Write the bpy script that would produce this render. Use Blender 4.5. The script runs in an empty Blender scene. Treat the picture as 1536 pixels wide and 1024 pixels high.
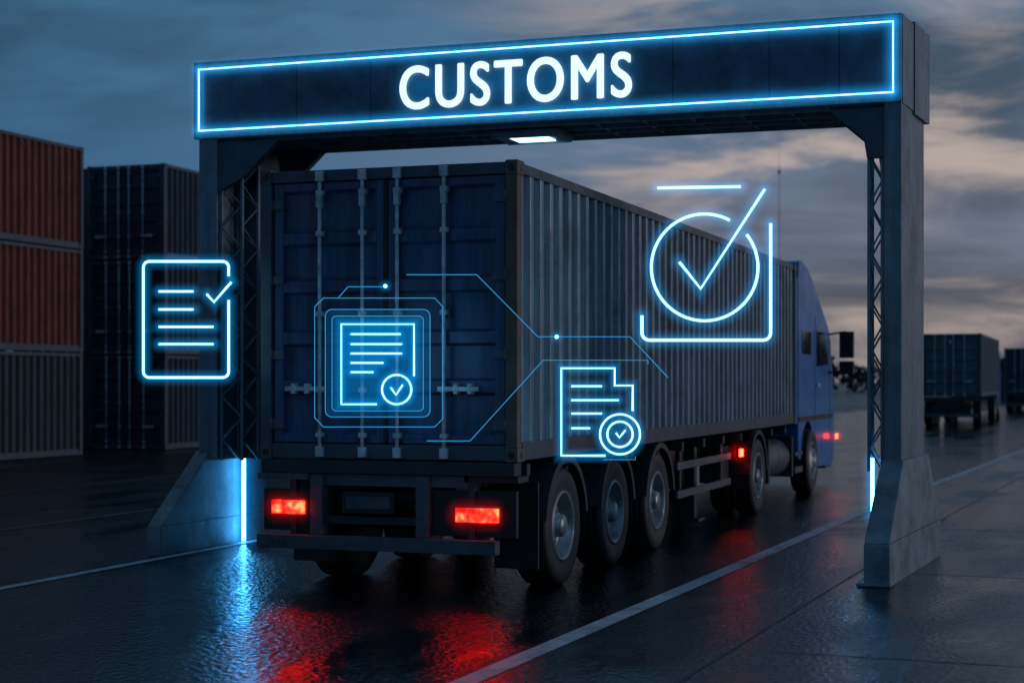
import bpy, bmesh, math, random
from mathutils import Vector, Matrix
random.seed(7)
S=bpy.context.scene
TH=math.radians(19.4); sn,cs=math.sin(TH),math.cos(TH)
CAMH=1.9
# ------------------------------------------------------------ node helpers
def newmat(name):
    m=bpy.data.materials.new(name); m.use_nodes=True
    nt=m.node_tree; nt.nodes.clear()
    o=nt.nodes.new('ShaderNodeOutputMaterial'); return m,nt,o
def N(nt,t,**kw):
    n=nt.nodes.new(t)
    for k,v in kw.items(): setattr(n,k,v)
    return n
def ramp(nt,fac,stops):
    r=N(nt,'ShaderNodeValToRGB'); e=r.color_ramp.elements
    while len(e)<len(stops): e.new(.5)
    for i,(p,c) in enumerate(stops):
        e[i].position=p; e[i].color=c if len(c)==4 else (*c,1)
    nt.links.new(fac,r.inputs[0]); return r
def g(v): return (v,v,v,1)
def pbr(name,col,rough=.5,metal=0.,scale=3.,var=.35,bump=.15,bscale=60,streak=False,coat=0.,dirt=None,dirtamt=.5):
    m,nt,o=newmat(name); L=nt.links
    b=N(nt,'ShaderNodeBsdfPrincipled'); L.new(b.outputs[0],o.inputs[0])
    b.inputs['Metallic'].default_value=metal
    b.inputs['Coat Weight'].default_value=coat
    tc=N(nt,'ShaderNodeTexCoord'); mp=N(nt,'ShaderNodeMapping')
    L.new(tc.outputs['Object'],mp.inputs[0])
    if streak: mp.inputs['Scale'].default_value=(3.2,3.2,.28)
    n=N(nt,'ShaderNodeTexNoise'); n.inputs['Scale'].default_value=scale; n.inputs['Detail'].default_value=8; n.inputs['Roughness'].default_value=.65
    L.new(mp.outputs[0],n.inputs['Vector'])
    lo=tuple(c*(1-var) for c in col); hi=tuple(min(1,c*(1+var)) for c in col)
    r=ramp(nt,n.outputs[0],[(.3,lo),(.7,hi)])
    n2=N(nt,'ShaderNodeTexNoise'); n2.inputs['Scale'].default_value=scale*.6; n2.inputs['Detail'].default_value=10;n2.inputs['Roughness'].default_value=.75
    L.new(tc.outputs['Object'],n2.inputs['Vector'])
    col_out=r.outputs[0]
    if dirt:
        r2=ramp(nt,n2.outputs[0],[(.5,g(0)),(.68,g(dirtamt))])
        mx=N(nt,'ShaderNodeMix',data_type='RGBA'); L.new(r2.outputs[0],mx.inputs[0]); L.new(col_out,mx.inputs[6]); mx.inputs[7].default_value=(*dirt,1)
        col_out=mx.outputs[2]
    L.new(col_out,b.inputs['Base Color'])
    rr=N(nt,'ShaderNodeMapRange'); rr.inputs[1].default_value=.3; rr.inputs[2].default_value=.7
    rr.inputs[3].default_value=max(.03,rough-.12); rr.inputs[4].default_value=min(1,rough+.15)
    L.new(n2.outputs[0],rr.inputs[0]); L.new(rr.outputs[0],b.inputs['Roughness'])
    if bump>0:
        n3=N(nt,'ShaderNodeTexNoise'); n3.inputs['Scale'].default_value=bscale; n3.inputs['Detail'].default_value=5
        L.new(tc.outputs['Object'],n3.inputs['Vector'])
        bp=N(nt,'ShaderNodeBump'); bp.inputs['Strength'].default_value=bump; bp.inputs['Distance'].default_value=.01
        L.new(n3.outputs[0],bp.inputs['Height']); L.new(bp.outputs[0],b.inputs['Normal'])
    return m
def emis(name,col,st):
    m,nt,o=newmat(name); e=N(nt,'ShaderNodeEmission'); e.inputs[0].default_value=(*col,1); e.inputs[1].default_value=st
    nt.links.new(e.outputs[0],o.inputs[0]); return m
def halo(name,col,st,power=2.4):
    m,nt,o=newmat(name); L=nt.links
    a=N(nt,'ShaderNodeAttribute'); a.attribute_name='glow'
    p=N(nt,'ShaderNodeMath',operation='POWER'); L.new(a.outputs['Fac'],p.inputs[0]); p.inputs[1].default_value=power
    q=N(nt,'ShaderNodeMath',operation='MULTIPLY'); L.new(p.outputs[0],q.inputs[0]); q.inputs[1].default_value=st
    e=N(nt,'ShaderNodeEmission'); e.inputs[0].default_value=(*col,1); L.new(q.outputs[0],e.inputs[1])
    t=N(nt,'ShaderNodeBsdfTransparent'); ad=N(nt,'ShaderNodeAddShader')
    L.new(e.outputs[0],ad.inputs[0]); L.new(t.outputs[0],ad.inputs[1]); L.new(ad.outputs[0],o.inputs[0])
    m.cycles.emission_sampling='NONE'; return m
# ------------------------------------------------------------ materials
M={}
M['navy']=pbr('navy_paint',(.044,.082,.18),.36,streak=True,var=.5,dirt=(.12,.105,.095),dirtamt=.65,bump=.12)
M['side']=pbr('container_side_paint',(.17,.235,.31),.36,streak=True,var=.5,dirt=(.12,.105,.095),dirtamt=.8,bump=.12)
M['post']=pbr('worn_corner_post',(.13,.09,.07),.5,dirt=(.25,.11,.05),dirtamt=.8,scale=6)
M['frame']=pbr('container_frame',(.06,.078,.11),.42,dirt=(.13,.075,.05),dirtamt=.7,scale=5)
M['rod']=pbr('galvanised_rod',(.62,.65,.70),.40,metal=.15,dirt=(.18,.13,.09),dirtamt=.6,scale=12,bump=.05)
M['chassis']=pbr('chassis_steel',(.028,.033,.040),.46,dirt=(.07,.058,.048),dirtamt=.6)
M['bumper']=pbr('bumper_steel',(.10,.11,.13),.42,metal=.2,dirt=(.11,.095,.08),dirtamt=.5)
M['black']=pbr('black_plastic',(.014,.015,.017),.45)
M['rubber']=pbr('tyre_rubber',(.024,.024,.027),.55,bump=.25,bscale=90,dirt=(.06,.052,.045),dirtamt=.5)
M['rim']=pbr('wheel_rim',(.34,.35,.37),.36,metal=.5,dirt=(.08,.07,.06),dirtamt=.7,scale=7)
M['cab']=pbr('cab_paint',(.008,.20,.60),.34,coat=.15,var=.15,dirt=(.03,.05,.07),dirtamt=.3,bump=.03)
M['glass']=pbr('dark_glass',(.01,.014,.02),.08,bump=0)
M['conc']=pbr('gate_concrete',(.23,.275,.32),.5,var=.4,dirt=(.08,.09,.105),dirtamt=.8,bump=.7,bscale=35)
M['steel']=pbr('gate_steel',(.19,.235,.29),.42,metal=.2,var=.35,streak=True,dirt=(.075,.088,.105),dirtamt=.65)
M['dsteel']=pbr('gate_dark_steel',(.065,.088,.12),.45,metal=.2)
M['panel']=pbr('sign_panel',(.055,.11,.20),.38,var=.45,dirt=(.05,.07,.11),dirtamt=.5,bump=.05)
M['rust']=pbr('rust_red_paint',(.21,.038,.023),.6,streak=True,var=.5,dirt=(.06,.03,.026),dirtamt=.75)
M['grey']=pbr('grey_green_paint',(.030,.052,.062),.6,streak=True,var=.45,dirt=(.05,.035,.03),dirtamt=.6)
M['dblue']=pbr('dark_blue_paint',(.018,.042,.072),.6,streak=True,var=.45,dirt=(.045,.035,.03),dirtamt=.6)
M['lblue']=pbr('blue_grey_paint',(.085,.13,.175),.55,streak=True,dirt=(.05,.05,.05),dirtamt=.5)
M['neon']=emis('neon_tube',(.22,.74,1.0),4.2)
M['holo']=emis('hologram_line',(.33,.82,1.0),2.6)
M['holothin']=emis('hologram_thin_line',(.06,.48,.95),.7)
M['bar']=emis('light_bar',(.07,.45,1.0),20.)
M['text']=emis('sign_letters',(.66,.97,1.0),1.3)
M['lamp']=emis('lamp_diffuser',(.40,.80,1.0),3.2)
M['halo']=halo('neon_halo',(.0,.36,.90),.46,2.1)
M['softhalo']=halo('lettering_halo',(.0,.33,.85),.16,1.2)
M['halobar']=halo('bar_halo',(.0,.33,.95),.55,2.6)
M['tailhot']=emis('marker_lamp_lens',(1.0,.03,.012),22.)
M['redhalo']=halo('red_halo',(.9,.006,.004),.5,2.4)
m,nt,o=newmat('tail_lamp_lens'); tc=N(nt,'ShaderNodeTexCoord'); vo=N(nt,'ShaderNodeTexNoise'); vo.inputs['Scale'].default_value=11; vo.inputs['Detail'].default_value=1
nt.links.new(tc.outputs['Object'],vo.inputs['Vector'])
rp=ramp(nt,vo.outputs[0],[(.38,(.8,.003,.002)),(.56,(1.0,.006,.003)),(.68,(1.0,.020,.006))]); ms=N(nt,'ShaderNodeMapRange'); ms.inputs[1].default_value=.38; ms.inputs[2].default_value=.66; ms.inputs[3].default_value=3.0; ms.inputs[4].default_value=28
nt.links.new(vo.outputs[0],ms.inputs[0]); e=N(nt,'ShaderNodeEmission'); nt.links.new(rp.outputs[0],e.inputs[0]); nt.links.new(ms.outputs[0],e.inputs[1]); nt.links.new(e.outputs[0],o.inputs[0]); M['tail']=m
M['line']=pbr('road_paint',(.58,.63,.67),.38,var=.3,scale=4,dirt=(.06,.065,.07),dirtamt=.8,bump=.4,bscale=120)
M['yline']=pbr('faded_yellow_paint',(.18,.13,.06),.4,var=.3,dirt=(.03,.03,.03),dirtamt=.9)
m,nt,o=newmat('hologram_panel'); e=N(nt,'ShaderNodeEmission'); e.inputs[0].default_value=(.0,.30,.85,1); e.inputs[1].default_value=.085
t=N(nt,'ShaderNodeBsdfTransparent'); ad=N(nt,'ShaderNodeAddShader'); nt.links.new(e.outputs[0],ad.inputs[0]); nt.links.new(t.outputs[0],ad.inputs[1]); nt.links.new(ad.outputs[0],o.inputs[0]); m.cycles.emission_sampling='NONE'; M['fill']=m

def asphalt(name,c0,c1,r0,r1,bs=.5,spec=.5):
    m,nt,o=newmat(name); L=nt.links
    b=N(nt,'ShaderNodeBsdfPrincipled'); L.new(b.outputs[0],o.inputs[0])
    tc=N(nt,'ShaderNodeTexCoord')
    mp=N(nt,'ShaderNodeMapping'); mp.inputs['Scale'].default_value=(1,.35,1); L.new(tc.outputs['Object'],mp.inputs[0])
    w=N(nt,'ShaderNodeTexNoise'); w.inputs['Scale'].default_value=.8; w.inputs['Detail'].default_value=9; w.inputs['Roughness'].default_value=.62; w.inputs['Distortion'].default_value=.4
    L.new(mp.outputs[0],w.inputs['Vector'])
    fine=N(nt,'ShaderNodeTexNoise'); fine.inputs['Scale'].default_value=60; fine.inputs['Detail'].default_value=5; L.new(tc.outputs['Object'],fine.inputs['Vector'])
    mid=N(nt,'ShaderNodeTexNoise'); mid.inputs['Scale'].default_value=11; mid.inputs['Detail'].default_value=8; mid.inputs['Roughness'].default_value=.65; L.new(tc.outputs['Object'],mid.inputs['Vector'])
    cr=ramp(nt,w.outputs[0],[(.35,c0),(.65,c1)])
    fr=ramp(nt,fine.outputs[0],[(.35,g(.35)),(.7,g(1.7))])
    mx=N(nt,'ShaderNodeMix',data_type='RGBA',blend_type='MULTIPLY'); mx.inputs[0].default_value=1
    L.new(cr.outputs[0],mx.inputs[6]); L.new(fr.outputs[0],mx.inputs[7]); L.new(mx.outputs[2],b.inputs['Base Color'])
    mr=N(nt,'ShaderNodeMapRange'); mr.inputs[1].default_value=.38; mr.inputs[2].default_value=.62; mr.inputs[3].default_value=r0; mr.inputs[4].default_value=r1
    L.new(w.outputs[0],mr.inputs[0]); L.new(mr.outputs[0],b.inputs['Roughness'])
    # coarse aggregate, large enough to glint individually
    vor=N(nt,'ShaderNodeTexVoronoi'); vor.inputs['Scale'].default_value=21; L.new(tc.outputs['Object'],vor.inputs['Vector'])
    ma=N(nt,'ShaderNodeMath',operation='MULTIPLY_ADD'); L.new(mid.outputs[0],ma.inputs[0]); ma.inputs[1].default_value=1.1; L.new(vor.outputs[0],ma.inputs[2])
    st=N(nt,'ShaderNodeMapRange'); st.inputs[1].default_value=.40; st.inputs[2].default_value=.60; st.inputs[3].default_value=bs*.35; st.inputs[4].default_value=bs
    L.new(w.outputs[0],st.inputs[0])
    bp=N(nt,'ShaderNodeBump'); bp.inputs['Distance'].default_value=.017; L.new(st.outputs[0],bp.inputs['Strength'])
    L.new(ma.outputs[0],bp.inputs['Height']); L.new(bp.outputs[0],b.inputs['Normal'])
    b.inputs['Specular IOR Level'].default_value=spec
    return m
M['road']=asphalt('wet_asphalt',(.006,.008,.011),(.019,.023,.029),.04,.19,.8,.5)
M['yard']=asphalt('yard_asphalt',(.010,.012,.014),(.022,.026,.03),.22,.5,.5,.35)
M['pave']=asphalt('wet_concrete_pavement',(.020,.026,.034),(.055,.066,.078),.09,.34,.6,.5)
M['joint']=pbr('joint_tar',(.012,.012,.013),.4)

# ------------------------------------------------------------ mesh builder
def empty(name,loc,rot=0):
    e=bpy.data.objects.new(name,None); e.location=loc; e.rotation_euler=(0,0,rot); e.empty_display_size=.3
    S.collection.objects.link(e); return e
class B:
    def __init__(s,name,parent=None):
        s.name=name; s.parent=parent; s.bm=bmesh.new(); s.mats=[]
    def mi(s,m):
        if m not in s.mats: s.mats.append(m)
        return s.mats.index(m)
    def face(s,vs,mat,smooth=False):
        try: f=s.bm.faces.new(vs)
        except ValueError: return
        f.material_index=s.mi(mat); f.smooth=smooth; return f
    def box(s,x0,x1,y0,y1,z0,z1,mat):
        v=[s.bm.verts.new(p) for p in [(x0,y0,z0),(x1,y0,z0),(x1,y1,z0),(x0,y1,z0),(x0,y0,z1),(x1,y0,z1),(x1,y1,z1),(x0,y1,z1)]]
        for q in [(0,3,2,1),(4,5,6,7),(0,1,5,4),(1,2,6,5),(2,3,7,6),(3,0,4,7)]: s.face([v[i] for i in q],mat)
    def hexa(s,pts,mat):
        v=[s.bm.verts.new(p) for p in pts]
        for q in [(0,3,2,1),(4,5,6,7),(0,1,5,4),(1,2,6,5),(2,3,7,6),(3,0,4,7)]: s.face([v[i] for i in q],mat)
    def prism(s,poly,axis,a,b,mat):
        def P(p,t):
            return {'x':(t,p[0],p[1]),'y':(p[0],t,p[1]),'z':(p[0],p[1],t)}[axis]
        v0=[s.bm.verts.new(P(p,a)) for p in poly]; v1=[s.bm.verts.new(P(p,b)) for p in poly]
        n=len(poly); s.face(v0,mat); s.face(v1[::-1],mat)
        for i in range(n): s.face([v0[i],v1[i],v1[(i+1)%n],v0[(i+1)%n]],mat)
    def cyl(s,p0,p1,r,mat,n=14,r2=None):
        p0=Vector(p0);p1=Vector(p1);d=(p1-p0).normalized(); r2=r if r2 is None else r2
        a=d.orthogonal().normalized(); c=d.cross(a)
        A=[s.bm.verts.new(p0+(a*math.cos(t)+c*math.sin(t))*r) for t in [2*math.pi*i/n for i in range(n)]]
        C=[s.bm.verts.new(p1+(a*math.cos(t)+c*math.sin(t))*r2) for t in [2*math.pi*i/n for i in range(n)]]
        for i in range(n): s.face([A[i],A[(i+1)%n],C[(i+1)%n],C[i]],mat,True)
        s.face(A[::-1],mat); s.face(C,mat)
    def lathe(s,cx,cy,cz,prof,n=56):
        rings=[]
        for (x,r,m) in prof:
            rings.append([s.bm.verts.new((cx+x,cy+r*math.cos(2*math.pi*i/n),cz+r*math.sin(2*math.pi*i/n))) for i in range(n)])
        for k in range(len(prof)-1):
            for i in range(n): s.face([rings[k][i],rings[k][(i+1)%n],rings[k+1][(i+1)%n],rings[k+1][i]],prof[k+1][2],True)
        s.face(rings[0],prof[0][2]); s.face(rings[-1],prof[-1][2])
    def corr(s,axis,a0,a1,z0,z1,base,outn,depth,pitch,mat):
        n=max(1,round((a1-a0)/pitch)); p=(a1-a0)/n; pts=[]
        for i in range(n):
            s0=a0+i*p
            pts+= [(s0,0),(s0+p*.30,0),(s0+p*.46,-depth),(s0+p*.80,-depth)]
        pts.append((a1,0))
        def P(a,o,z):
            return (base+o*outn,a,z) if axis=='y' else (a,base+o*outn,z)
        lo=[s.bm.verts.new(P(a,o,z0)) for a,o in pts]; hi=[s.bm.verts.new(P(a,o,z1)) for a,o in pts]
        for i in range(len(pts)-1): s.face([lo[i],lo[i+1],hi[i+1],hi[i]],mat)
    def finish(s,bevel=.006,seg=2):
        bmesh.ops.recalc_face_normals(s.bm,faces=s.bm.faces)
        me=bpy.data.meshes.new(s.name)
        if s.parent:
            bmesh.ops.transform(s.bm,matrix=s.parent_inv(),verts=s.bm.verts)
        s.bm.to_mesh(me); s.bm.free()
        for m in s.mats: me.materials.append(M[m])
        o=bpy.data.objects.new(s.name,me); S.collection.objects.link(o)
        if s.parent: o.parent=s.parent
        if bevel:
            bv=o.modifiers.new('bevel','BEVEL'); bv.width=bevel; bv.segments=seg; bv.limit_method='ANGLE'; bv.angle_limit=math.radians(40)
        return o
    def parent_inv(s):
        return (Matrix.Translation(s.parent.location)@Matrix.Rotation(s.parent.rotation_euler.z,4,'Z')).inverted()

def ribbon(bm,pts,w,to3,layer,off=0,closed=False):
    n=len(pts)
    if closed: pts=pts+[pts[0],pts[1]]
    P=[Vector((p[0],p[1])) for p in pts]
    dirs=[]
    for i in range(len(P)):
        if i==0: d=(P[1]-P[0]).normalized(); m=1
        elif i==len(P)-1: d=(P[-1]-P[-2]).normalized(); m=1
        else:
            d1=(P[i]-P[i-1]).normalized(); d2=(P[i+1]-P[i]).normalized(); d=(d1+d2)
            d=d.normalized() if d.length>1e-4 else d1
            m=1/max(.5,d.dot(d1))
        dirs.append((d,m))
    if closed:
        dirs[0]=dirs[-2]; dirs[-1]=dirs[1]; P=P[:-1]; dirs=dirs[:-1]
    def V(p,gv):
        v=bm.verts.new(to3(p.x,p.y,off)); v[layer]=gv; return v
    rows=[]
    K=[-1,-.55,-.25,0,.25,.55,1]
    for p,(d,m) in zip(P,dirs):
        nn=Vector((-d.y,d.x))*m
        rows.append([V(p+nn*w*k,1-abs(k)) for k in K])
    for i in range(len(rows)-1):
        for j in range(len(K)-1):
            try: bm.faces.new([rows[i][j],rows[i][j+1],rows[i+1][j+1],rows[i+1][j]])
            except ValueError: pass
    if not closed:
        for p,(d,m),sg in ((P[0],dirs[0],-1),(P[-1],dirs[-1],1)):
            nn=Vector((-d.y,d.x)); arcs=[]
            for rr in (.25,.55,1):
                arcs.append([V(p+(nn*math.cos(a)+d*sg*math.sin(a))*w*rr,1-rr) for a in [math.pi*i/10 for i in range(11)]])
            c=V(p,1)
            for i in range(10):
                bm.faces.new([c,arcs[0][i],arcs[0][i+1]])
                for a,b in ((0,1),(1,2)): bm.faces.new([arcs[a][i],arcs[b][i],arcs[b][i+1],arcs[a][i+1]])
def halo_obj(name,lines,w,to3,parent,mat):
    bm=bmesh.new(); ly=bm.verts.layers.float.new('glow')
    for i,(pts,cl) in enumerate(lines): ribbon(bm,pts,w,to3,ly,off=.0012*i,closed=cl)
    me=bpy.data.meshes.new(name); bm.to_mesh(me); bm.free(); me.materials.append(M[mat])
    o=bpy.data.objects.new(name,me); S.collection.objects.link(o)
    if parent: o.parent=parent
    return o
def tubes(name,lines,r,to3,parent,mat):
    cu=bpy.data.curves.new(name,'CURVE'); cu.dimensions='3D'; cu.bevel_depth=r; cu.bevel_resolution=1; cu.use_fill_caps=True
    for pts,cl in lines:
        sp=cu.splines.new('POLY'); sp.points.add(len(pts)-1)
        for i,p in enumerate(pts): sp.points[i].co=(*to3(p[0],p[1],0),1)
        sp.use_cyclic_u=cl
    cu.materials.append(M[mat])
    o=bpy.data.objects.new(name,cu); S.collection.objects.link(o)
    if parent: o.parent=parent
    return o
# ------------------------------------------------------------ ground
edge=[(-4.3,-30),(-4.05,3),(-3.79,9.9),(-3.55,17),(-3.3,24.9),(-2.1,48),(-.6,78),(2,130),(12,320)]
def sheet(name,poly,z,mat):
    bm=bmesh.new(); bm.faces.new([bm.verts.new((x,y,z)) for x,y in poly])
    bm.normal_update()
    for f in bm.faces:
        if f.normal.z<0: f.normal_flip()
    bmesh.ops.triangulate(bm,faces=bm.faces)
    me=bpy.data.meshes.new(name); bm.to_mesh(me); bm.free(); me.materials.append(M[mat]); o=bpy.data.objects.new(name,me); S.collection.objects.link(o); return o
sheet('ground',[(-1500,-300),(1500,-300),(1500,2500),(-1500,2500)],0,'yard')
sheet('road',[(-14.5,-30)]+edge+[(-14.5,320)],.004,'road')
sheet('pavement',edge+[(60,320),(60,-30)],.008,'pave')
bm=bmesh.new()
def strip(bm,pts,w,z):
    r=[]
    for x,y in pts: r.append((bm.verts.new((x-w/2,y,z)),bm.verts.new((x+w/2,y,z))))
    for a,b in zip(r,r[1:]): bm.faces.new([a[0],a[1],b[1],b[0]])
strip(bm,edge[1:],.17,.012); strip(bm,[(-9.5,5),(-9.5,18.6)],.13,.012)
me=bpy.data.meshes.new('road_marking'); bm.to_mesh(me); bm.free(); me.materials.append(M['line']); S.collection.objects.link(bpy.data.objects.new('road_marking',me))
bm=bmesh.new(); strip(bm,[(-13.2,12),(-13.2,90)],.13,.012); strip(bm,[(-17.5,12),(-17.5,90)],.13,.008)
me=bpy.data.meshes.new('yard_marking'); bm.to_mesh(me); bm.free(); me.materials.append(M['yline']); S.collection.objects.link(bpy.data.objects.new('yard_marking',me))
bm=bmesh.new()
for off in (1.25,3.6,6.2,9,12): strip(bm,[(x+off,y) for x,y in edge[1:]],.022,.0115)
for i in range(14):
    y=6.5+i*5.2
    vs=[bm.verts.new(p) for p in [(-2.2,y,.0118),(22,y-1.0,.0118),(22,y-.975,.0118),(-2.2,y+.025,.0118)]]; bm.faces.new(vs)
me=bpy.data.meshes.new('pavement_joint'); bm.to_mesh(me); bm.free(); me.materials.append(M['joint']); S.collection.objects.link(bpy.data.objects.new('pavement_joint',me))

# ------------------------------------------------------------ container
def container(x1,y0,z0,L,parent,door,side,W=2.44,H=2.59,detail=True,nm='container'):
    x0=x1-W; y1=y0+L; z1=z0+H
    sg2=2 if detail else 1
    b=B(nm+'_shell',parent)
    for xa,xb in ((x0,x0+.11),(x1-.11,x1)):
        for ya,yb in ((y0,y0+.12),(y1-.12,y1)):
            b.box(xa,xb,ya,yb,z0+.12,z1-.12,'post' if (xb==x1 and ya==y0 and detail) else 'frame')
        b.box(xa+.01,xb-.01,y0+.18,y1-.18,z1-.10,z1-.01,'frame'); b.box(xa+.01,xb-.01,y0+.18,y1-.18,z0+.01,z0+.17,'frame')
        for ya,yb in ((y0-.004,y0+.18),(y1-.18,y1+.004)):
            for za,zb in ((z0,z0+.12),(z1-.12,z1+.004)):
                e=.004 if xb==x1 else 0
                b.box(xa-(.004-e),xb+e,ya,yb,za,zb,'post' if detail else 'frame')
    for xa in (x0+.055,x1-.055):
        for za in (z0+.06,z1-.06):
            b.cyl((xa,y0-.006,za),(xa,y0+.01,za),.036,'black',12)
    for ya in (y0+.09,):
        for za in (z0+.06,z1-.06): b.cyl((x1-.01,ya,za),(x1+.007,ya,za),.036,'black',12)
    b.box(x0+.11,x1-.11,y0+.01,y0+.12,z1-.11,z1-.01,'frame'); b.box(x0+.11,x1-.11,y0+.01,y0+.14,z0+.01,z0+.14,'frame')
    b.box(x0+.08,x1-.08,y0+.12,y1-.05,z1-.045,z1-.025,side)
    b.box(x0+.08,x1-.08,y0+.12,y1-.05,z0+.06,z0+.10,'frame')
    b.finish(.006,sg2)
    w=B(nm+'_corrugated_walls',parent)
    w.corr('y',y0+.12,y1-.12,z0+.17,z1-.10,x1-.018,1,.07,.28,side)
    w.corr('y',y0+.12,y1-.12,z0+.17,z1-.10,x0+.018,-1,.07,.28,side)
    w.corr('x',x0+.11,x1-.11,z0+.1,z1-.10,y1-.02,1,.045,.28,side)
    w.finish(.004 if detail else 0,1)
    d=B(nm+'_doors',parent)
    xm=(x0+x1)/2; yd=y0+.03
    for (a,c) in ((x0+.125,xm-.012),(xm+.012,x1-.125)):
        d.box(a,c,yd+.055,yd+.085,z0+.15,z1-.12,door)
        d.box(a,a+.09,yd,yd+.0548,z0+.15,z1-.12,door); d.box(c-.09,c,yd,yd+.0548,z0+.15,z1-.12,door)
        zs=[z0+.15+ (H-.27)*t for t in (0,.215,.40,.60,.785,1)]
        for i,z in enumerate(zs):
            lo,hi=(z,z+.07) if i==0 else ((z-.07,z) if i==5 else (z-.05,z+.05))
            d.prism([(yd+.0545,lo-(.025 if i>0 else 0)),(yd+.002,lo),(yd+.002,hi),(yd+.0545,hi+(.025 if i<5 else 0))],'x',a+.09,c-.09,door)
    if detail:
        d.box(xm-.03,xm+.012,yd-.012,yd-.001,z0+.16,z1-.13,'black')
        for xa in (x0+.112,x1-.124): d.box(xa,xa+.012,yd-.004,yd+.01,z0+.15,z1-.12,'black')
    d.finish(.005,sg2)
    h=B(nm+'_locking_gear',parent)
    rods=[x0+W*t for t in (.243,.412,.548,.727)]
    for k,x in enumerate(rods):
        h.cyl((x,yd-.045,z0+.03),(x,yd-.045,z1-.03),.0175,'rod',10)
        for z in (z0+.07,z1-.07): h.box(x-.035,x+.035,yd-.07,yd-.02,z-.045,z+.045,'rod')
        for z in (z0+.22,z0+.62,z0+H*.5,z1-.58,z1-.22):
            h.box(x-.032,x+.032,yd-.066,yd-.001,z-.022,z+.022,'rod')
            if detail: h.box(x-.045,x+.045,yd-.012,yd-.0015,z-.05,z+.05,'frame')
        if detail:
            h.box(x-.024,x+.024,yd-.075,yd-.02,z1-.35,z1-.24,'rod')
    for x,dx in ((rods[0],-.33),(rods[0],.05),(rods[3],.33),(rods[3],-.05)):
        z=z0+.63
        h.box(min(x,x+dx),max(x,x+dx),yd-.078,yd-.062,z-.02,z+.02,'rod')
    for x in (rods[0]-.25,rods[3]+.25,rods[3]+.12,rods[0]-.12): h.box(x-.02,x+.02,yd-.08,yd-.001,z0+.585,z0+.675,'rod')
    for xx,sg in ((x0+.11,1),(x1-.11,-1)):
        for t in (.12,.36,.62,.88):
            z=z0+H*t; h.box(min(xx-sg*.05,xx+sg*.12),max(xx-sg*.05,xx+sg*.12),yd-.028,yd-.0015,z-.04,z+.04,'bumper' if detail else 'frame'); h.cyl((xx,yd-.03,z-.055),(xx,yd-.03,z+.055),.018,'bumper' if detail else 'frame',8)
    h.finish(.003 if detail else 0,1)

def wheel(b,xo,y,z,side,R=.55,w=.36,front=False):
    s=side; T='rubber'; Rm='rim'
    p=[(-w,.30,T),(-w+.01,.40,T),(-w,.50,T),(-w+.035,R-.005,T)]
    for k in range(4):
        c=-w+.09+k*(w-.18)/3
        p+=[(c-.012,R,T),(c-.01,R-.014,T),(c+.01,R-.014,T),(c+.012,R,T)]
    p+=[(-.035,R-.005,T),(-.012,R-.03,T),(0,.48,T),(0,.42,T),(-.018,.345,T),(-.02,.325,T)]
    p+=[(-.005,.322,Rm),(-.005,.305,Rm),(-.03,.295,Rm),(-.06,.275,Rm)]
    if front: p+=[(-.05,.25,Rm),(.0,.20,Rm),(.01,.13,Rm),(.03,.12,Rm),(.05,.09,Rm),(.055,.0005,Rm)]
    else: p+=[(-.12,.265,Rm),(-.14,.23,Rm),(-.13,.17,Rm),(-.11,.14,Rm),(-.10,.115,Rm),(-.02,.105,Rm),(0.0,.085,Rm),(.005,.0005,Rm)]
    b.lathe(xo,y,z,[(x*s,r,m) for x,r,m in p])
    xr=-.13 if not front else .0
    for i in range(10):
        a=2*math.pi*i/10; rr=.165
        b.cyl((xo+s*xr,y+rr*math.cos(a),z+rr*math.sin(a)),(xo+s*(xr+.035),y+rr*math.cos(a),z+rr*math.sin(a)),.014,'rod',6)
    if not front:
        for i in range(8):
            a=2*math.pi*(i+.5)/8; rr=.248
            b.cyl((xo+s*-.137,y+rr*math.cos(a),z+rr*math.sin(a)),(xo+s*-.122,y+rr*math.cos(a),z+rr*math.sin(a)),.020,'black',10)

X1=-4.74; X0=X1-2.46; Y0=13.6; CL=13.8; ZB=1.2
truck=empty('container_truck',((X0+X1)/2,Y0+CL/2,0))
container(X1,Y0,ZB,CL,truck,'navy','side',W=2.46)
c=B('trailer_chassis',truck)
for x in (X0+.62,X1-.76):
    c.box(x,x+.14,Y0+.15,Y0+CL-.3,.92,1.06,'chassis'); c.box(x+.05,x+.09,Y0+.2,Y0+CL-3,.80,.92,'chassis')
for i in range(12):
    y=Y0+.4+i*1.15; c.box(X0+.05,X1-.05,y,y+.09,1.062,1.17,'chassis')
c.box(X0+.02,X1-.02,Y0-.02,Y0+.16,1.08,1.195,'chassis')
c.box(X0-.0,X0+.5,Y0-.05,Y0+.3,1.02,1.075,'bumper')
c.box(X1-.5,X1,Y0+.02,Y0+.3,1.02,1.075,'chassis')
c.box(X0+.50,X1-.45,Y0+.02,Y0+.12,.97,1.075,'bumper')
for x in (X0+.51,X0+1.53): c.box(x,x+.12,Y0-.03,Y0+.10,.535,1.06,'bumper')
c.box(X0+.02,X1-.16,Y0-.11,Y0-.0,.41,.53,'bumper')
c.box(X0+.63,X0+1.53,Y0+.02,Y0+.08,.63,.70,'chassis')
c.box(X0+.82,X0+1.32,Y0-.02,Y0+.02,.73,.92,'black')
c.box(X0+.86,X0+1.28,Y0-.027,Y0-.021,.77,.88,'frame')
c.box(X0+.02,X0+.50,Y0+.03,Y0+.09,.56,.93,'black'); c.box(X1-.80,X1-.02,Y0+.03,Y0+.09,.55,.95,'black')
for x in (X0+.30,X1-.45): c.box(x,x+.06,Y0+.0,Y0+.10,.53,1.02,'chassis')
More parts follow.
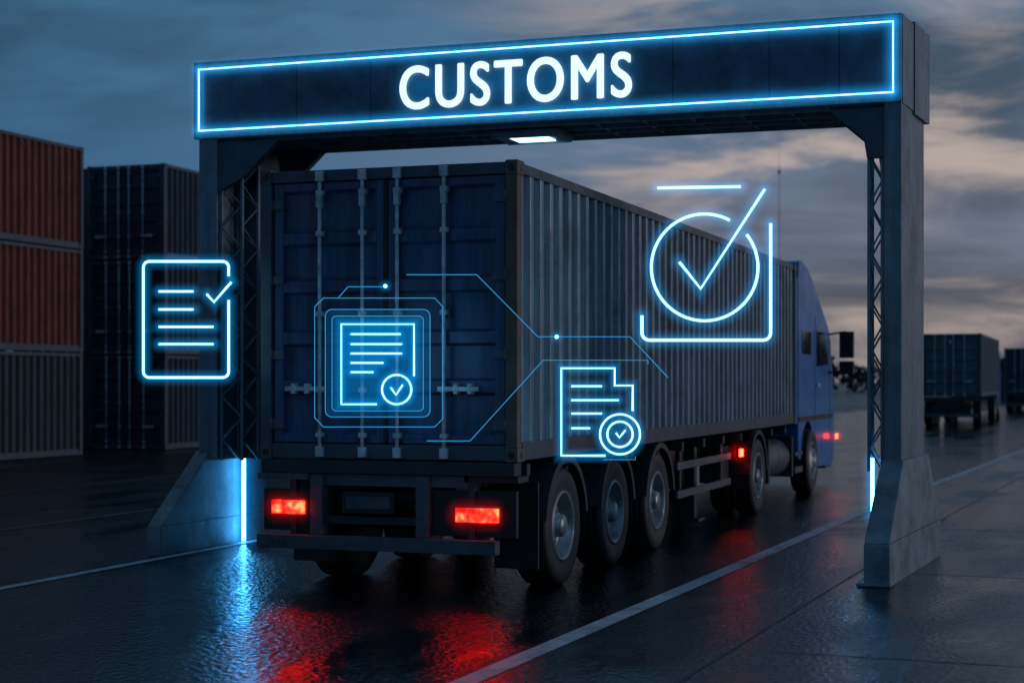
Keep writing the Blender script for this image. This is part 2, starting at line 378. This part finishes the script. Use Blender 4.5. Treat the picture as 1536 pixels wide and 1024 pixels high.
for k in range(3):
    c.cyl((X0+.18+k*.06,Y0-.112,.465),(X0+.18+k*.06,Y0-.118,.465),.01,'chassis',8)
for x in (X0+.02,X1-.44): c.box(x,x+.42,Y0+.62,Y0+.65,.22,1.0,'black')
c.cyl((X0+.9,Y0+.35,.84),(X0+1.55,Y0+.35,.84),.12,'chassis',18)
c.cyl((X0+.7,Y0+.6,.62),(X0+1.75,Y0+.6,.62),.05,'black',12)
ax=[15.0,16.75,18.5]
for y in ax:
    c.cyl((X0+.3,y,.55),(X1-.3,y,.55),.08,'chassis',16)
    c.box(X0+.60,X0+.78,y-.35,y+.35,.62,.80,'chassis'); c.box(X1-.78,X1-.60,y-.35,y+.35,.62,.80,'chassis')
for X,sg in ((X1-.04,1),(X0+.04,-1)):
    a,bb=min(X,X-sg*.04),max(X,X-sg*.04)
    c.box(a,bb,19.5,22.5,.84,.93,'bumper'); c.box(a,bb,19.5,22.5,.50,.59,'bumper')
    for y in (19.8,22.1): c.box(min(X-sg*.05,X-sg*.11),max(X-sg*.05,X-sg*.11),y,y+.08,.48,1.06,'chassis')
    c.box(min(X-sg*.2,X-sg*.34),max(X-sg*.2,X-sg*.34),21.2,21.34,.14,1.06,'chassis'); c.box(min(X-sg*.12,X-sg*.42),max(X-sg*.12,X-sg*.42),21.1,21.44,.10,.14,'chassis')
c.box(X0+.5,X1-.5,20.4,21.0,.55,.9,'black')
c.box(X1-.5,X1-.2,22.6,23.1,.5,1.0,'chassis')
c.finish(.006)
f=B('fenders',truck)
def fender(xa,xb,y,z,R,a0,a1,mat='black'):
    n=22; pts=[]
    for i in range(n+1):
        a=math.radians(a0+(a1-a0)*i/n); pts.append((math.cos(a),math.sin(a)))
    for i in range(n):
        p,q=pts[i],pts[i+1]
        f.prism([(y+R*p[0],z+R*p[1]),(y+R*q[0],z+R*q[1]),(y+(R-.02)*q[0],z+(R-.02)*q[1]),(y+(R-.02)*p[0],z+(R-.02)*p[1])],'x',xa,xb,mat)
        f.prism([(y+R*p[0],z+R*p[1]),(y+R*q[0],z+R*q[1]),(y+(R-.06)*q[0],z+(R-.06)*q[1]),(y+(R-.06)*p[0],z+(R-.06)*p[1])],'x',xb,xb+.012,mat)
for y in ax:
    fender(X1-.46,X1-.0,y,.55,.655,8,172,'chassis'); fender(X0+.0,X0+.46,y,.55,.655,8,172)
f.finish(0)
w=B('wheels',truck)
for y in ax:
    wheel(w,X1-.02,y,.55,1); wheel(w,X0+.02,y,.55,-1)
wheel(w,X1+.06,23.95,.54,1,R=.54,w=.30); wheel(w,X1-.28,23.95,.54,1,R=.54,w=.28)
wheel(w,X0-.0,23.95,.54,-1,R=.54,w=.30); wheel(w,X0+.34,23.95,.54,-1,R=.54,w=.28)
wheel(w,X1+.06,28.7,.54,1,R=.54,w=.32,front=True); wheel(w,X0,28.7,.54,-1,R=.54,w=.32,front=True)
w.finish(0)
t=B('tail_lamps',truck)
tx,ty,tz=truck.location
def lamp(xa,xb,za,zb,y):
    t.box(xa-.02,xb+.02,y,y+.06,za-.02,zb+.02,'black')
    cuts=[0,.3,.7,1]
    for i in range(3):
        t.box(xa+(xb-xa)*cuts[i]+.004,xa+(xb-xa)*cuts[i+1]-.004,y-.018,y+.002,za+.006,zb-.006,'tail')
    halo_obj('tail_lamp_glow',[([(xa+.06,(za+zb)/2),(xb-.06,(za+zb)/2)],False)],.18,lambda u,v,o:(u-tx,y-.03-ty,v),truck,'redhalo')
lamp(X0+.14,X0+.47,.71,.84,Y0-.04); lamp(X1-.55,X1-.15,.68,.81,Y0-.04)
t.box(X1+.0,X1+.03,22.85,23.0,.86,.96,'tailhot'); t.box(X1-.03,X1+.0,22.83,23.02,.84,.98,'black')
t.box(X1+.06,X1+.09,31.2,31.3,.84,.93,'tailhot')
t.finish(.003,1)
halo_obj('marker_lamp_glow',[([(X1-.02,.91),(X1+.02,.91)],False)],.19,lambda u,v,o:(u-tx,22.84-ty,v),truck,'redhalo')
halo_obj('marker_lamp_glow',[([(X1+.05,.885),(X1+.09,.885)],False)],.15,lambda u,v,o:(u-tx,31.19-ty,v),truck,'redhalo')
k=B('tractor_chassis',truck)
for x in (X0+.75,X1-.87): k.box(x,x+.12,22.7,31.0,.72,.92,'chassis')
k.box(X0+.6,X1-.6,23.3,24.6,.95,1.05,'black')
k.cyl((X1-.32,25.2,.68),(X1-.32,26.9,.68),.30,'bumper',26); k.box(X1-.66,X1+.0,25.0,25.1,.36,1.0,'chassis'); k.box(X1-.66,X1-.0,27.0,27.1,.36,1.0,'chassis')
k.cyl((X0+.32,25.2,.68),(X0+.32,26.9,.68),.30,'bumper',26)
k.box(X1-.1,X1+.02,27.2,27.9,.4,.5,'bumper'); k.box(X1-.1,X1+.02,27.2,27.9,.68,.74,'bumper')
k.finish(.008)
f=B('tractor_fenders',truck)
fender(X1-.6,X1+.05,23.95,.54,.66,5,175); fender(X0-.05,X0+.6,23.95,.54,.66,5,175)
f.finish(0)
cb=B('tractor_cab',truck)
arc=[(28.7+.68*math.cos(math.radians(a)),.54+.68*math.sin(math.radians(a))) for a in range(0,181,15)]
poly=[(27.75,.9),(27.75,3.74),(27.85,3.86),(28.05,3.90),(28.6,3.82),(29.1,3.66),(29.6,3.44),(30.3,3.15),(30.9,2.88),(31.2,2.62),(31.42,2.1),(31.55,1.5),(31.6,1.0),(31.55,.45),(31.2,.36),(29.6,.40)]+arc[1:-1]+[(28.02,.60),(27.75,.62)]
cb.prism(poly,'x',X0+.03,X1-.03,'cab')
def sidepoly(pts,mat,th):
    cb.prism(pts,'x',X1-.029,X1-.03+th,mat)
    cb.prism(pts,'x',X0+.029,X0+.03-th,mat)
sidepoly([(29.6,2.15),(29.6,2.85),(30.55,2.72),(30.95,2.2)],'glass',.006)
sidepoly([(28.1,2.35),(28.1,2.75),(29.0,2.75),(29.0,2.35)],'glass',.006)
for a in ((29.42,29.445,.75,3.0),(31.1,31.125,.75,2.1)): sidepoly([(a[0],a[2]),(a[1],a[2]),(a[1],a[3]),(a[0],a[3])],'black',.004)
sidepoly([(27.8,1.22),(31.4,1.22),(31.4,1.30),(27.8,1.30)],'black',.012)
sidepoly([(29.55,1.8),(29.8,1.8),(29.8,1.86),(29.55,1.86)],'rod',.04)
cb.prism([(30.3,3.16),(30.9,2.89),(31.2,2.63),(31.43,2.1),(31.46,2.1),(31.23,2.65),(30.92,2.93),(30.32,3.2)],'x',X0+.15,X1-.15,'glass')
cb.box(X0+.1,X1-.1,31.0,31.75,.30,.75,'bumper')
cb.box(X1-.09,X1-.04,27.42,27.748,1.2,3.6,'cab')
for xx,sg in ((X1,1),(X0,-1)):
    cb.cyl((xx-.03*sg,31.0,2.75),(xx+.26*sg,31.15,2.8),.018,'black',8); cb.cyl((xx-.03*sg,31.0,2.05),(xx+.26*sg,31.15,2.1),.018,'black',8)
    a,bq=sorted((xx+.15*sg,xx+.40*sg)); cb.box(a,bq,31.08,31.22,2.32,2.80,'black'); cb.box(a,bq,31.08,31.22,2.02,2.26,'black')
cb.finish(.03,3)

# ------------------------------------------------------------ customs gate
GY0,GY1=16.9,18.25; GL,GR=-9.78,-1.89; BZ0,BZ1=4.66,5.5
gate=empty('customs_gate',((GL+GR)/2,17.5,0))
b=B('sign_beam',gate)
b.hexa([(GL,GY0+.05,BZ0),(GR,GY0+.05,BZ0),(GR+.06,GY1,BZ0),(GL,GY1,BZ0),(GL,GY0+.05,BZ1),(GR,GY0+.05,BZ1),(GR+.06,GY1,BZ1),(GL,GY1,BZ1)],'dsteel')
b.box(GL,GR,GY0-.03,GY0+.048,BZ1-.035,BZ1+.012,'steel'); b.box(GL,GR,GY0-.03,GY0+.048,BZ0-.012,BZ0+.035,'steel')
b.box(GL,GL+.04,GY0-.03,GY0+.048,BZ0+.035,BZ1-.035,'steel'); b.box(GR-.045,GR,GY0-.03,GY0+.048,BZ0+.035,BZ1-.035,'steel')
b.box(GL+.04,GR-.045,GY0,GY0+.048,BZ0+.035,BZ1-.035,'panel')
def endplate(ya,yb,xa,xb,za,zb):
    b.hexa([(GR-.04,ya,za),(xa,ya,za),(xb,yb,za),(GR-.04,yb,za),(GR-.04,ya,zb),(xa,ya,zb),(xb,yb,zb),(GR-.04,yb,zb)],'steel')
endplate(GY0+.052,GY0+.60,GR+.010,GR+.055,BZ0-.02,BZ1+.02)
endplate(GY0+.615,GY0+1.10,GR+.070,GR+.115,BZ0-.05,BZ1+.05)
endplate(GY0+1.115,GY1+.02,GR+.105,GR+.14,BZ0-.05,BZ1+.05)
for x in (-8.5,-7.6,-4.2,-3.2,-2.5): b.box(x,x+.008,GY0-.0015,GY0,BZ0+.05,BZ1-.05,'black')
for y in (GY0+.12,GY0+.5,GY0+.85,GY1-.1): b.box(GL+.3,GR-.3,y,y+.05,BZ0-.05,BZ0-.001,'steel')
for i in range(14):
    x=GL+.5+i*.52
    if abs(x+5.9)>.5: b.box(x,x+.04,GY0+.18,GY0+1.2,BZ0-.035,BZ0-.001,'steel')
b.box(-6.30,-5.52,GY0+.28,GY0+.84,BZ0-.11,BZ0-.052,'steel')
b.box(-6.12,-5.70,GY0+.38,GY0+.74,BZ0-.125,BZ0-.111,'lamp')
for yy in (GY0+.30,GY0+.80): b.box(-6.28,-5.54,yy,yy+.02,BZ0-.135,BZ0-.111,'steel')
b.finish(.008)
p=B('pillars',gate)
p.box(GL+.04,GL+.27,GY0+.02,GY1-.08,1.0,BZ0-.002,'steel')
p.box(GL+.27,GL+.55,GY0+.5,GY1-.3,1.0,BZ0-.052,'dsteel')
p.hexa([(GR-.17,GY0+.02,1.0),(GR+.0,GY0+.02,1.0),(GR+.09,GY1-.08,1.0),(GR-.17,GY1-.08,1.0),
        (GR-.17,GY0+.02,BZ0-.002),(GR+.0,GY0+.02,BZ0-.002),(GR+.09,GY1-.08,BZ0-.002),(GR-.17,GY1-.08,BZ0-.002)],'steel')
for z in (1.9,3.3): p.box(GL+.03,GL+.28,GY0+.012,GY0+.03,z,z+.02,'dsteel')
def truss(xa,xb,ya,yb,z0,z1):
    r=.016
    for x in (xa,xb):
        for y in (ya,yb): p.box(x-r,x+r,y-r,y+r,z0,z1,'steel')
    n=int((z1-z0)/.24); dz=(z1-z0)/n
    for i in range(n):
        za,zb=z0+i*dz,z0+(i+1)*dz
        a,c2=(xa,xb) if i%2 else (xb,xa)
        for y in (ya,yb): p.cyl((a,y,za),(c2,y,zb),.011,'steel',6)
        a,c2=(ya,yb) if i%2 else (yb,ya)
        for x in (xa,xb): p.cyl((x,a,za),(x,c2,zb),.009,'steel',6)
truss(GR-.325,GR-.195,GY0+.08,GY0+.35,1.0,BZ0-.05)
truss(GL+.30,GL+.56,GY0+.08,GY0+.46,1.0,BZ0-.05)
for y in (GY0+.03,GY1-.2):
    p.prism([(GL+.27,BZ0-.053),(GL+1.05,BZ0-.053),(GL+.62,BZ0-.45),(GL+.27,BZ0-.62)],'y',y,y+.1,'dsteel')
    p.prism([(GR-.17,BZ0-.053),(GR-.72,BZ0-.053),(GR-.37,BZ0-.36),(GR-.34,BZ0-.55),(GR-.17,BZ0-.55)],'y',y,y+.1,'dsteel')
p.finish(.008)
q=B('barrier_bases',gate)
def base(x0b,x1b,x0t,x1t,yf,yb,zf,zt,yt0,yt1,out):
    q.hexa([(x0b,yf,0),(x1b,yf,0),(x1b+out,yb,0),(x0b,yb,0),(x0b,yf,zf),(x1b,yf,zf),(x1b+out,yb,zf),(x0b,yb,zf)],'conc')
    q.hexa([(x0b,yf,zf),(x1b,yf,zf),(x1b+out,yb,zf),(x0b,yb,zf),(x0t,yt0,zt),(x1t,yt0,zt),(x1t+out*.55,yt1,zt),(x0t,yt1,zt)],'conc')
base(-2.10,-1.86,-2.08,-1.86,15.72,18.75,.40,1.12,16.85,18.3,.18)
base(-9.80,-9.62,-9.80,-9.62,15.9,18.5,.32,1.10,16.95,18.35,0)
q.box(-2.16,-1.84,15.62,18.9,.012,.045,'conc')
q.finish(.015)
def gw(u,v,off):
    return (u-gate.location.x,GY0-.045-off-gate.location.y,v)
rect=[(GL+.075,BZ0+.075),(GR-.075,BZ0+.075),(GR-.075,BZ1-.07),(GL+.075,BZ1-.07)]
tubes('neon_border',[(rect,True)],.0105,gw,gate,'neon')
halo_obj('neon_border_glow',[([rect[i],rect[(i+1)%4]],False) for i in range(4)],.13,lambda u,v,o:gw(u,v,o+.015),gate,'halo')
lb=B('light_bars',gate)
lb.cyl((-9.51,17.55,.03),(-9.51,17.55,1.17),.023,'bar',14)
lb.cyl((-2.19,17.05,.53),(-2.19,17.05,1.13),.018,'bar',14)
lb.box(-9.62,-9.535,17.5,17.6,1.17,1.2,'dsteel'); lb.box(-2.17,-2.09,17.02,17.08,.5,.54,'steel')
lb.finish(0)
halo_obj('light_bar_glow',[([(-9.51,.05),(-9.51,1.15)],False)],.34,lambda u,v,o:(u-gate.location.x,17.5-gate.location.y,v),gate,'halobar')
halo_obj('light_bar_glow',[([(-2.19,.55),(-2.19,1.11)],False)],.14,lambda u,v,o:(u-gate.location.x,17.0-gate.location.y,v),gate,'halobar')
cu=bpy.data.curves.new('CUSTOMS','FONT'); cu.body='CUSTOMS'; cu.size=.62; cu.extrude=.004; cu.space_character=1.16; cu.align_x='CENTER'
to=bpy.data.objects.new('tmp',cu); S.collection.objects.link(to); bpy.context.view_layer.update()
me=bpy.data.meshes.new_from_object(to.evaluated_get(bpy.context.evaluated_depsgraph_get())); bpy.data.objects.remove(to)
xs=[v.co.x for v in me.vertices]; ys=[v.co.y for v in me.vertices]
sx=2.59/(max(xs)-min(xs)); sy=.46/(max(ys)-min(ys)); mxx=(max(xs)+min(xs))/2; myy=(max(ys)+min(ys))/2
bmt=bmesh.new()
for kk,(ox,oy) in enumerate(((0,0),(-.012,0),(.012,0),(0,.008),(0,-.008),(-.008,.006),(.008,.006),(-.008,-.006),(.008,-.006))):
    m2=me.copy()
    for v in m2.vertices:
        x,y,z=(v.co.x-mxx)*sx+ox,(v.co.y-myy)*sy+oy,v.co.z
        v.co=(x-5.93-gate.location.x,GY0-.03-z-.0008*kk-gate.location.y,y+5.075)
    bmt.from_mesh(m2)
mt=bpy.data.meshes.new('sign_lettering'); bmt.to_mesh(mt); mt.materials.clear(); mt.materials.append(M['text'])
for pz in mt.polygons: pz.material_index=0
tobj=bpy.data.objects.new('sign_lettering',mt); S.collection.objects.link(tobj); tobj.parent=gate
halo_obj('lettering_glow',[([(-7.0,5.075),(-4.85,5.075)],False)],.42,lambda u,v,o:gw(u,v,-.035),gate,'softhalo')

# ------------------------------------------------------------ holograms
def holo(name,cx,cy,d,lines,thin=[],dots=[],fills=[],r=.0115,hw=.095):
    ppm=2526./d; rr=(cx-768)/ppm; z=CAMH-(cy-571)/ppm
    e=empty(name,(-sn*d+cs*rr,cs*d+sn*rr,z),TH)
    T=lambda u,v,o:((u-cx)/ppm,-o,(cy-v)/ppm)
    if lines:
        tubes('glowing_lines',lines,r,T,e,'holo')
        conv=lambda L:[([((u-cx)/ppm,(cy-v)/ppm) for u,v in p],c) for p,c in L]
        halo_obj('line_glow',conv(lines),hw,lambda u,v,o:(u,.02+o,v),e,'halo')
    if thin: tubes('thin_lines',thin,.0035,T,e,'holothin')
    if dots or fills:
        b=B('panel',None)
        for u,v in dots:
            b.cyl(T(u,v,.01),T(u,v,-.01),.016,'holo',16)
        for i,(ua,va,ub,vb) in enumerate(fills):
            y=.03+.01*i
            vs=[b.bm.verts.new(pp) for pp in [((ua-cx)/ppm,y,(cy-vb)/ppm),((ub-cx)/ppm,y,(cy-vb)/ppm),((ub-cx)/ppm,y,(cy-va)/ppm),((ua-cx)/ppm,y,(cy-va)/ppm)]]
            b.face(vs,'fill')
        o=b.finish(0); o.parent=e
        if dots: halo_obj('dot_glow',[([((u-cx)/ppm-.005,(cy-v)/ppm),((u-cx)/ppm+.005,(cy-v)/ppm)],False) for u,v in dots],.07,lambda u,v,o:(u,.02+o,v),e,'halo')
    return e
def arcp(cx,cy,r,a0,a1,n=40): return [(cx+r*math.cos(math.radians(a0+(a1-a0)*i/n)),cy-r*math.sin(math.radians(a0+(a1-a0)*i/n))) for i in range(n+1)]
def circ(cx,cy,r,n=48): return arcp(cx,cy,r,0,360,n)[:-1]
def rr_(x0,y0,x1,y1,r): 
    return arcp(x1-r,y0+r,r,0,90,6)+arcp(x0+r,y0+r,r,90,180,6)+arcp(x0+r,y1-r,r,180,270,6)+arcp(x1-r,y1-r,r,270,360,6)
R=rr_(215,392,343,566,9)
holo('checklist_hologram',279,479,15.0,[([(343,414)]+R+[(343,450)],False),([(310,441),(321,453),(347,423)],False),
  ([(238,437),(290,437)],False),([(238,464),(290,464)],False),([(238,490),(320,490)],False),([(238,516),(320,516)],False)])
holo('document_scan_hologram',568,543,14.0,[([(565,606),(512,606),(512,486),(621,486),(621,564)],False),
  ([(526,501),(601,501)],False),([(526,516),(603,516)],False),([(526,530),(603,530)],False),([(526,544),(575,544)],False),([(526,558),(560,558)],False),
  (circ(595,584,22),True),([(586,581),(594,592),(604,577)],False)],
  thin=[([(485,447),(652,447),(664,460),(664,628),(652,640),(485,640),(472,626),(472,460)],True),(rr_(488,464,645,625,10),True),(rr_(498,474,635,616,6),True),([(508,446),(522,430),(578,430)],False)],
  dots=[(578,429)],fills=[(489,465,644,624),(499,475,634,615),(512,486,621,606)],r=.0085,hw=.08)
holo('circuit_line_hologram',800,535,13.7,[],thin=[([(610,412),(715,412),(807,505),(945,505),(1002,566)],False),([(640,661),(705,661),(815,540),(972,540),(972,546)],False)],dots=[(835,505)])
holo('certificate_hologram',900,618,14.0,[([(949,616),(949,578),(922,578),(922,552),(842,552),(842,683),(908,683)],False),
  ([(857,579),(903,579)],False),([(857,600),(928,600)],False),([(857,620),(903,620)],False),([(857,642),(885,642)],False),
  (circ(930,651,30),True),(circ(930,651,19),True),([(924,649),(929,656),(938,645)],False)],thin=[([(905,689),(953,689),(953,684)],False)],r=.009,hw=.08)
holo('check_mark_hologram',1057,401,14.0,[(arcp(1057,401,80,62,398,70),False),([(1019,393),(1051,433),(1147,284)],False),([(986,282),(1111,280)],False),
  ([(963,473)]+arcp(974,499,11,180,270,6)+arcp(1145,499,11,270,360,6)+[(1156,335)],False)],r=.0125,hw=.105)

# ------------------------------------------------------------ container yard
def stack(x1,y0,L,cols):
    for i,cname in enumerate(cols):
        e=empty('shipping_container',(x1-1.22,y0+L/2,i*2.6))
        container(x1+random.uniform(-.04,.04),y0+random.uniform(-.05,.05),.02+i*2.605,L,e,cname,cname,detail=False)
stack(-24.5,24.6,12.19,['grey','rust','rust'])
stack(-24.1,40.1,12.19,['dblue','dblue','dblue'])
stack(-27.2,24.6,12.19,['dblue','grey','rust'])
stack(-26.8,40.4,12.19,['dblue','rust','dblue'])
stack(-24.1,54,12.19,['rust','lblue','lblue'])
def far_truck(x1,y0,col):
    e=empty('container_truck',(x1-1.2,y0+6,0))
    container(x1,y0,1.25,12.2,e,col,col,detail=False)
    b=B('chassis',e)
    b.box(x1-2.3,x1-.14,y0,y0+.14,1.05,1.24,'chassis'); b.box(x1-1.8,x1-.7,y0+.2,y0+14,.85,1.05,'chassis'); b.box(x1-2.3,x1-.15,y0-.05,y0+.05,.42,.55,'bumper')
    b.box(x1-2.3,x1-.1,y0+12.6,y0+14.6,.6,3.3,'cab'); b.box(x1-2.0,x1-.4,y0+.3,y0+.4,.5,1.0,'black')
    b.finish(.01)
    w=B('wheels',e)
    for y in (y0+1.4,y0+2.8,y0+4.2,y0+10.5,y0+13.8): wheel(w,x1-.05,y,.55,1); wheel(w,x1-2.39,y,.55,-1)
    w.finish(0)
far_truck(-4.75,71,'lblue'); far_truck(-3.2,104,'dblue')
e=empty('shipping_container',(-8,150,0)); container(-7,150,.02,12.2,e,'dblue','dblue',detail=False)
e=empty('shipping_container',(-11,160,0)); container(-10.5,158,.02,12.2,e,'rust','rust',detail=False)
def warehouse(x0,x1,y0,y1,h):
    e=empty('warehouse',((x0+x1)/2,(y0+y1)/2,0)); b=B('building_shell',e)
    b.corr('x',x0,x1,0,h,y0,-1,.08,1.0,'grey'); b.box(x0,x1,y0+.15,y1,0,h-.02,'dblue')
    b.prism([(x0-.4,h),(x1+.4,h),((x0+x1)/2,h+(x1-x0)*.06)],'y',y0-.4,y1+.4,'frame')
    n=int((x1-x0)/8)
    for i in range(n): b.box(x0+3+i*8,x0+6.5+i*8,y0-.15,y0-.09,0,3.2,'frame')
    b.finish(.02)
warehouse(-75,-42,210,235,5.2); warehouse(-20,-2,260,280,4.6); warehouse(12,60,240,265,6)
bm=bmesh.new()
for i in range(620):
    x=-190+i*.5+random.uniform(-2,2); hh=3.0+2.0*math.sin(x*.11)+1.3*math.sin(x*.37+1)+random.uniform(-.5,.8)
    y=285+random.uniform(-6,6)
    for j in range(14):
        cx=x+random.gauss(0,1.0); cz=abs(random.uniform(0,1)**.6*max(1.5,hh)); sz=random.uniform(.25,.7)
        a=Vector((random.uniform(-1,1),random.uniform(-1,1),random.uniform(-1,1))).normalized(); c2=a.orthogonal().normalized()
        cc=Vector((cx,y+random.uniform(-1,1),cz)); d3=a.cross(c2)
        bm.faces.new([bm.verts.new(cc+sz*(c2*u+d3*v)) for u,v in ((-1,-.6),(1,-.5),(.7,.8),(-.6,.9))])
me=bpy.data.meshes.new('tree_line'); bm.to_mesh(me); bm.free()
M['leaf']=pbr('dark_foliage',(.03,.04,.03),.8,bump=0); me.materials.append(M['leaf']); S.collection.objects.link(bpy.data.objects.new('tree_line',me))
mx_,my_=-27.3,149
e=empty('antenna_mast',(mx_,my_,0)); b=B('mast',e)
b.cyl((mx_,my_,0),(mx_,my_,21),.06,'lblue',10,.02)
b.cyl((mx_,my_,20.9),(mx_,my_,22.5),.012,'lblue',6); b.box(mx_-.1,mx_+.1,my_-.1,my_+.1,20.3,20.6,'lblue')
b.finish(0)

# ------------------------------------------------------------ world
W=bpy.data.worlds.new('World'); S.world=W; W.use_nodes=True; nt=W.node_tree; nt.nodes.clear(); L=nt.links
out=N(nt,'ShaderNodeOutputWorld'); bg=N(nt,'ShaderNodeBackground'); L.new(bg.outputs[0],out.inputs[0])
SUN_AZ=math.radians(68); SUN_EL=math.radians(9)
sky=N(nt,'ShaderNodeTexSky'); sky.sky_type='NISHITA'; sky.sun_disc=False; sky.sun_elevation=SUN_EL; sky.sun_rotation=SUN_AZ
tc=N(nt,'ShaderNodeTexCoord'); sep=N(nt,'ShaderNodeSeparateXYZ'); L.new(tc.outputs['Generated'],sep.inputs[0])
def mth(op,a,b=None,c=None):
    n=N(nt,'ShaderNodeMath',operation=op)
    for i,v in enumerate((a,b,c)):
        if v is None: continue
        if isinstance(v,(int,float)): n.inputs[i].default_value=v
        else: L.new(v,n.inputs[i])
    return n.outputs[0]
def mrange(v,a,b,c,d,smooth=True):
    n=N(nt,'ShaderNodeMapRange'); n.interpolation_type='SMOOTHSTEP' if smooth else 'LINEAR'
    L.new(v,n.inputs[0]); 
    for i,x in enumerate((a,b,c,d)): n.inputs[i+1].default_value=x
    return n.outputs[0]
def mixc(f,a,b,bt='MIX'):
    n=N(nt,'ShaderNodeMix',data_type='RGBA',blend_type=bt)
    for sidx,v in ((0,f),(6,a),(7,b)):
        if isinstance(v,(int,float)): n.inputs[sidx].default_value=v
        elif isinstance(v,tuple): n.inputs[sidx].default_value=(*v,1)
        else: L.new(v,n.inputs[sidx])
    return n.outputs[2]
az=mth('ARCTAN2',sep.outputs[0],sep.outputs[1])
def noise(sa,sz,scale,detail,rough,dist=0,off=0):
    cmb=N(nt,'ShaderNodeCombineXYZ'); L.new(mth('MULTIPLY_ADD',az,sa,off),cmb.inputs[0]); L.new(mth('MULTIPLY_ADD',sep.outputs[2],sz,off*.6),cmb.inputs[1])
    n=N(nt,'ShaderNodeTexNoise'); n.inputs['Scale'].default_value=scale; n.inputs['Detail'].default_value=detail; n.inputs['Roughness'].default_value=rough; n.inputs['Distortion'].default_value=dist
    L.new(cmb.outputs[0],n.inputs['Vector']); return n.outputs[0]
phi=math.radians(14)
warm=mth('ADD',mth('MULTIPLY',sep.outputs[0],math.sin(phi)),mth('MULTIPLY',sep.outputs[1],math.cos(phi)))
wf=mrange(warm,.66,.98,0,1)
basec=mixc(wf,(.032,.092,.180),(.145,.165,.225))
hi=mrange(sep.outputs[2],.06,.24,0,1)
basec=mixc(mth('MULTIPLY',hi,.6),basec,(.05,.155,.28))
zen=mrange(sep.outputs[2],.26,.55,0,1)
basec=mixc(zen,basec,(.038,.085,.155))
n1=noise(5.5,19,1.0,9,.55,.6,5.3); n2=noise(2.6,11,1.0,8,.58,.5,21.7)
dark=mrange(n2,.36,.62,.52,1.25)
dk=N(nt,'ShaderNodeVectorMath',operation='SCALE'); L.new(basec,dk.inputs[0]); L.new(dark,dk.inputs[3])
hl=mth('MULTIPLY',mrange(n1,.47,.67,0,1),mrange(warm,.77,.90,0,1))
hl=mth('MULTIPLY',hl,mrange(sep.outputs[2],.3,.22,0,1))
col=mixc(mth('MULTIPLY',hl,.85),dk.outputs[0],(.54,.44,.40))
skys=N(nt,'ShaderNodeVectorMath',operation='SCALE'); L.new(sky.outputs[0],skys.inputs[0]); skys.inputs[3].default_value=.035
fin=mixc(.90,skys.outputs[0],col)
L.new(fin,bg.inputs[0]); bg.inputs[1].default_value=1.05
sl=bpy.data.lights.new('sun','SUN'); sl.energy=.34; sl.angle=math.radians(12); sl.color=(.97,.97,1.0)
so=bpy.data.objects.new('sun',sl); S.collection.objects.link(so)
dv=Vector((math.sin(SUN_AZ)*math.cos(SUN_EL),math.cos(SUN_AZ)*math.cos(SUN_EL),math.sin(SUN_EL)))
so.rotation_euler=dv.to_track_quat('Z','Y').to_euler()
cd=bpy.data.cameras.new('camera'); co=bpy.data.objects.new('camera',cd); S.collection.objects.link(co); S.camera=co
co.location=(0,0,CAMH); co.rotation_euler=(math.radians(90),0,TH)
cd.sensor_width=36; cd.lens=2526/1536*36; cd.shift_y=59/1536; cd.clip_end=4000; cd.clip_start=.1
cd.dof.use_dof=True; cd.dof.focus_distance=15.4; cd.dof.aperture_fstop=1.6
S.view_settings.view_transform='Standard'; S.view_settings.look='None'; S.view_settings.exposure=0
